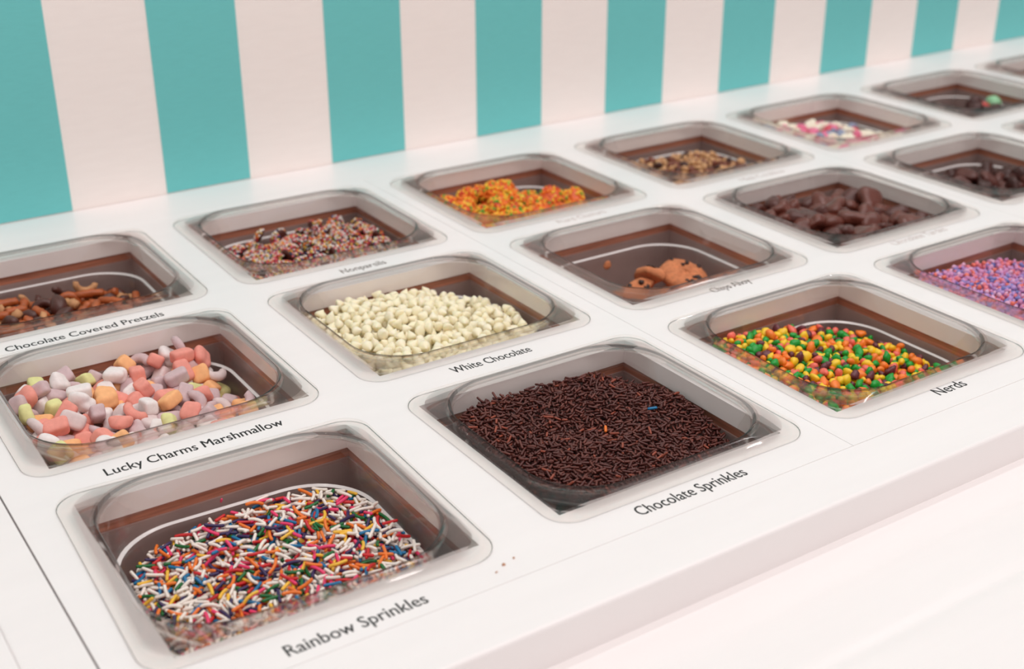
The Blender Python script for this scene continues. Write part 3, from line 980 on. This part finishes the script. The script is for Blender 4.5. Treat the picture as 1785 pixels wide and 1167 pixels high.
# ------------------------------------------------------------------ chocolate covered pretzels
def snapped(L, r, seed):
    """pretzel stick snapped off at both ends"""
    r_ = np.random.default_rng(seed)
    V, F = capsule(L, r, .35, 8, 5)
    keep = V.copy()
    n = len(V) // 8
    for i in range(n):
        f = 1 + .10 * r_.normal()
        for k in range(8):
            j = i * 8 + k
            c = keep[i * 8:(i + 1) * 8].mean(0)
            V[j] = c + (keep[j] - c) * f
    for e, s_ in ((0, 1), (n - 1, -1)):                       # blunt ends instead of round ones
        for d in (0, 1):
            i = e + d * s_
            c = keep[i * 8:(i + 1) * 8].mean(0)
            for k in range(8):
                v = keep[i * 8 + k] - c
                V[i * 8 + k] = c + v / np.linalg.norm(v) * r * (.80 if d == 0 else .98) + np.array([r_.normal() * r * .15, 0, 0])
    return V, F
pzb = [simple('pretzel_crust', (176, 88, 40), .4, .2, 200, .15, .0004), simple('pretzel_crumb', (206, 150, 104), .7, .15, 250, .3, .0006), simple('pretzel_chocolate', (84, 46, 38), .38, .15, 150, .15, .0005)]
shapes = [Shape(snapped(.016, .0034, 301), .0055, .0032), Shape(snapped(.011, .0036, 302), .003, .0034), Shape(snapped(.020, .0032, 303), .0075, .0030),
          Shape(lump((.0078, .0062, .0046), .14, 1.9, 2.2, 2, 101), 0, .0056), Shape(lump((.0046, .0040, .0034), .2, 2.2, 2.2, 1, 102), 0, .0036), Shape(crescent(.0075, .0032, 3.0), 0, .0050)]
tg = lip_tilt(-.0230, -.06, -.06, .001, [(-.03, .01, .02, .002)])
pcs, core = pile(tg, shapes, 230, 19, .016, settle=.85, tilt=.6)
serve(('B', 0), 'pretzel_piece', 'pretzel', 'chocolate covered pretzel pieces', pcs, shapes, pzb, [44, 18, 38],
      ['glossy orange-brown pretzel stick piece in the pretzel pan', 'pale broken pretzel crumb in the pretzel pan', 'chocolate coated pretzel piece in the pretzel pan'], 200, core, pzb[2],
      'chocolate pretzel pieces buried in their heap', 'pretzel_pieces', 29, colour_of=lambda si, c: {0: 0, 2: 0, 3: 2, 4: 1}.get(si, c))

# ------------------------------------------------------------------ bead coated candies: nonpareils and clusters
def bead_coat(V, F, n, br, seed, keep=lambda p, nrm: True, sub=0, squash=.9):
    """beads pressed into a surface: verts, faces, colour index"""
    r_ = np.random.default_rng(seed)
    tri = []
    for f in F:
        for k in range(1, len(f) - 1): tri.append((f[0], f[k], f[k + 1]))
    tri = np.array(tri); A, B_, C = V[tri[:, 0]], V[tri[:, 1]], V[tri[:, 2]]
    N = np.cross(B_ - A, C - A); ar = np.linalg.norm(N, axis=1) + 1e-15
    pick = r_.choice(len(tri), size=n * 3, p=ar / ar.sum())
    BV, BF = ico(sub)
    out, fs, got = [], [], []
    for t in pick:
        u, v = r_.random(2)
        if u + v > 1: u, v = 1 - u, 1 - v
        p = A[t] + u * (B_[t] - A[t]) + v * (C[t] - A[t]); nr = N[t] / ar[t]
        if not keep(p, nr): continue
        if any((p - g) @ (p - g) < (br * 1.35) ** 2 for g in got): continue
        got.append(p)
        o_ = len(out) * len(BV)
        out.append(BV * br * r_.uniform(.85, 1.15) + p + nr * br * .45)
        fs += [(tuple(i + o_ for i in f)) for f in BF]
        if len(out) >= n: break
    return np.concatenate(out), fs, len(out), len(BF)

def coated_mesh(name, geo, mats, weights, seed):
    V, F, n, nf = geo
    me = bpy.data.meshes.new(name)
    me.from_pydata([tuple(v) for v in V], [], F)
    w = np.array(weights, float); w /= w.sum()
    c = np.random.default_rng(seed).choice(len(mats), size=n, p=w)
    for mm in mats: me.materials.append(mm)
    me.polygons.foreach_set('material_index', np.repeat(c, nf))
    me.polygons.foreach_set('use_smooth', [True] * len(me.polygons))
    me.update()
    return me

bead_cols = [(240, 232, 226), (206, 44, 52), (240, 140, 60), (240, 200, 90), (36, 70, 130), (30, 110, 70), (232, 110, 130)]
beadm = [simple('sugar_bead_%d' % k, c, .4, .03, 100) for k, c in enumerate(bead_cols)]
chocm = simple('nonpareil_chocolate', (88, 42, 34), .42, .1, 150)
disc = lathe([(.0045, -.0022), (.0062, -.0018), (.0066, -.0008), (.0058, .0010), (.0038, .0022), (.0015, .0027)], 12)
nshape = [Shape(disc, 0, .0052)]
coats = [coated_mesh('sugar_beads', bead_coat(*disc, 130, .00095, 200 + k, lambda p, n: n[2] > .0), beadm, [38, 20, 14, 12, 7, 6, 8], 210 + k) for k in range(5)]
tg = lip_tilt(-.0175, .04, .02, .002, [(.03, .03, .02, .003), (-.05, .03, .02, -.006)])
pcs, core = pile(tg, nshape, 210, 20, .014, settle=.7, tilt=.55)
cnt = [0]
def nonpareil(si, c):
    o = bpy.data.objects.new('nonpareil', nshape[0].mesh('nonpareil', chocm)); COL.objects.link(o)
    b_ = bpy.data.objects.new('sugar_beads', coats[cnt[0] % 5]); COL.objects.link(b_)
    b_.parent = o
    b_['kind'] = 'stuff'
    cnt[0] += 1
    return o
serve(('B', 1), 'nonpareil', 'candy', 'nonpareils in the back row', pcs, nshape, [chocm], [1], ['chocolate nonpareil disc coated with tiny coloured sugar beads'], 180, core, cells('nonpareil_core', [(240, 232, 226), (206, 44, 52), (88, 42, 34), (240, 170, 80), (88, 42, 34)], 500),
      'nonpareils buried in their heap', 'nonpareils', 30, build=nonpareil)
# loose sugar beads between them
r_ = np.random.default_rng(31)
BV, BF = ico(0)
V, F, MI = [], [], []
for si, Mx in pcs:
    for _ in range(14):
        a = r_.uniform(0, 6.28); rad = r_.uniform(.003, .0072)
        q = Mx @ Vector((rad * math.cos(a), rad * math.sin(a), .0016))
        hx, hy, rr = wall_at(min(-.005, q.z))
        if not inside(q.x, q.y, hx - .001, hy - .001, rr - .001): continue
        o_ = len(V)
        V += [tuple(v * .00085 + np.array(q)) for v in BV]
        F += [tuple(i + o_ for i in f) for f in BF]
        MI += [int(r_.choice(7, p=np.array([38, 18, 14, 12, 7, 6, 5]) / 100))] * 20
o = mesh_obj('sugar_beads', V, F, beadm, None, True)
o.data.polygons.foreach_set('material_index', MI)
o.matrix_world = PM['B', 1]
tag(o, 'loose coloured sugar beads fallen between the nonpareils', 'sugar beads', None, 'stuff')

ccols = [(252, 140, 44), (252, 206, 60), (232, 92, 56), (84, 176, 50)]
clm = [simple('cluster_bead_%d' % k, c, .4, .05, 200) for k, c in enumerate(ccols)]
gum = simple('cluster_gummy', (226, 96, 40), .35, .1, 100)
cshape, ccoat = [], []
for k in range(4):
    g = lump(np.array([.0088, .0074, .0064]) * (1 + .12 * (k - 1)), .16, 1.8, 2.1, 2, 120 + k)
    cshape.append(Shape(g, 0, .0078 * (1 + .1 * (k - 1))))
    ccoat.append(coated_mesh('candy_beads', bead_coat(*g, 120, .00135, 130 + k, sub=1), clm, [44, 32, 10, 14], 140 + k))
def cluster(si, c):
    o = bpy.data.objects.new('candy_cluster', cshape[si].mesh('candy_cluster', gum)); COL.objects.link(o)
    b_ = bpy.data.objects.new('candy_beads', ccoat[si]); COL.objects.link(b_)
    b_.parent = o
    b_['kind'] = 'stuff'
    return o
tg = lip_tilt(-.0190, -.05, .02, .002, [(-.012, .030, .014, .007), (.014, .028, .014, .007), (.06, -.01, .02, .004), (.045, .04, .025, -.008)])
pcs, core = pile(tg, cshape, 120, 22, .022, settle=.95, tilt=.8)
serve(('B', 2), 'candy_cluster', 'candy', 'candy clusters in the back row', pcs, cshape, [gum], [1], ['gummy cluster coated in orange, yellow and green candy beads'], 110, core, cells('cluster_core', ccols, 300),
      'candy clusters buried in their heap', 'candy_clusters', 32, build=cluster)

# ------------------------------------------------------------------ tan crumbs, pink and white candies
tb = [simple('tan_crumb', (206, 158, 112), .6, .15, 200), simple('brown_crumb', (124, 66, 46), .5, .15, 200), simple('dark_crumb', (70, 36, 28), .5, .15, 200)]
shapes = [Shape(lump(np.array([1.25, .95, .8]) * rr, .22, 2.1, 2.4, 1, 150 + k), 0, rr * .9) for k, rr in enumerate((.0028, .0034, .0040, .0031))]
tg = lip_tilt(-.0200, .0, -.02, .001, [(0, .02, .03, .002)])
pcs, core = pile(tg, shapes, 760, 23, .010, settle=.85, tilt=1.2)
serve(('B', 3), 'cookie_crumb', 'crumb', 'tan and brown crumbs', pcs, shapes, tb, [46, 40, 14], [n + ' crumb in the tan crumb heap' for n in ('tan', 'brown', 'dark brown')], 300, core, tb[1],
      'tan and brown crumbs buried in their heap', 'cookie_crumbs', 33)
ab = [simple('candy_cream', (246, 236, 216), .5, .04, 150), simple('candy_pink', (238, 124, 160), .5, .06, 150), simple('candy_blue_grey', (140, 150, 176), .5, .06, 150), simple('candy_rose', (214, 84, 100), .5, .06, 150)]
shapes = [Shape(lump(np.array([1.2, .9, .7]) * rr, .16, 2.0, 2.4, 2, 160 + k), 0, rr * .85) for k, rr in enumerate((.0052, .0062, .0046, .0070))]
tg = lip_tilt(-.0180, -.08, .02, .001, [])
pcs, core = pile(tg, shapes, 260, 24, .015, settle=.9, tilt=.7)
serve(('B', 4), 'frosted_candy', 'candy', 'pink and white candies', pcs, shapes, ab, [56, 22, 14, 8], [n + ' candy piece in the pink candy pan' for n in ('cream white', 'bright pink', 'blue grey', 'rose red')], 200, core, ab[0],
      'pink and white candies buried in their heap', 'frosted_candies', 34)

# ------------------------------------------------------------------ nearly empty pan: a green and a red gummy, dark pieces below
gb = [simple('gummy_green', (150, 206, 160), .35, .05, 100, sss=.2), simple('gummy_red', (206, 70, 66), .35, .05, 100, sss=.2), simple('gummy_dark', (72, 34, 30), .4, .1, 100)]
shapes = [Shape(lump((.0105, .0075, .0060), .10, 1.6, 2.4, 2, 170), 0, .0068), Shape(lump((.0090, .0070, .0060), .12, 1.8, 2.3, 2, 171), 0, .0066)]
tg = lip_tilt(-.0380, .05, -.05, .002, [(.040, .004, .026, .024)])
pcs, core = pile(tg, shapes, 90, 25, .016, settle=.9, tilt=.5)
order = sorted(range(len(pcs)), key=lambda k: (pcs[k][1].translation.x - .048) ** 2 + (pcs[k][1].translation.y - .008) ** 2 - .03 * (pcs[k][1].translation.z + .05))
special = {order[0]: 0}
for k in order[1:]:
    if (pcs[k][1].translation - pcs[order[0]][1].translation).length > .012:
        special[k] = 1
        break
for k, (si, Mx) in enumerate(pcs):
    c = special.get(k, 2)
    o = bpy.data.objects.new('gummy', shapes[si].mesh('gummy', gb[c])); COL.objects.link(o)
    o.matrix_world = PM['B', 5] @ Mx
    tag(o, ['pale green gummy on top in the nearly empty pan', 'red gummy next to the pale green gummy', 'dark brown gummy at the bottom of the nearly empty pan'][c], 'gummy', 'gummies in the nearly empty pan')

# ------------------------------------------------------------------ a few crumbs spilled on the counter
crm = simple('spilled_crumb', (198, 150, 124), .7, .15, 400)
for k, (x, y, r) in enumerate(((.0760, -.0905, .0009), (.0830, -.0885, .0007), (.0700, -.0935, .0006))):
    v, f = lump((r, r * .8, r * .6), .2, 2, 2, 1, 400 + k)
    o = mesh_obj('crumb', [tuple(p) for p in v], f, crm, None, True, (x, y, r * .55))
    tag(o, ['largest tan crumb spilled on the counter by the rainbow sprinkle pan', 'middle tan crumb spilled on the counter by the rainbow sprinkle pan corner', 'smallest tan crumb spilled on the counter by the rainbow sprinkle pan'][k], 'crumb', 'crumbs on the counter')
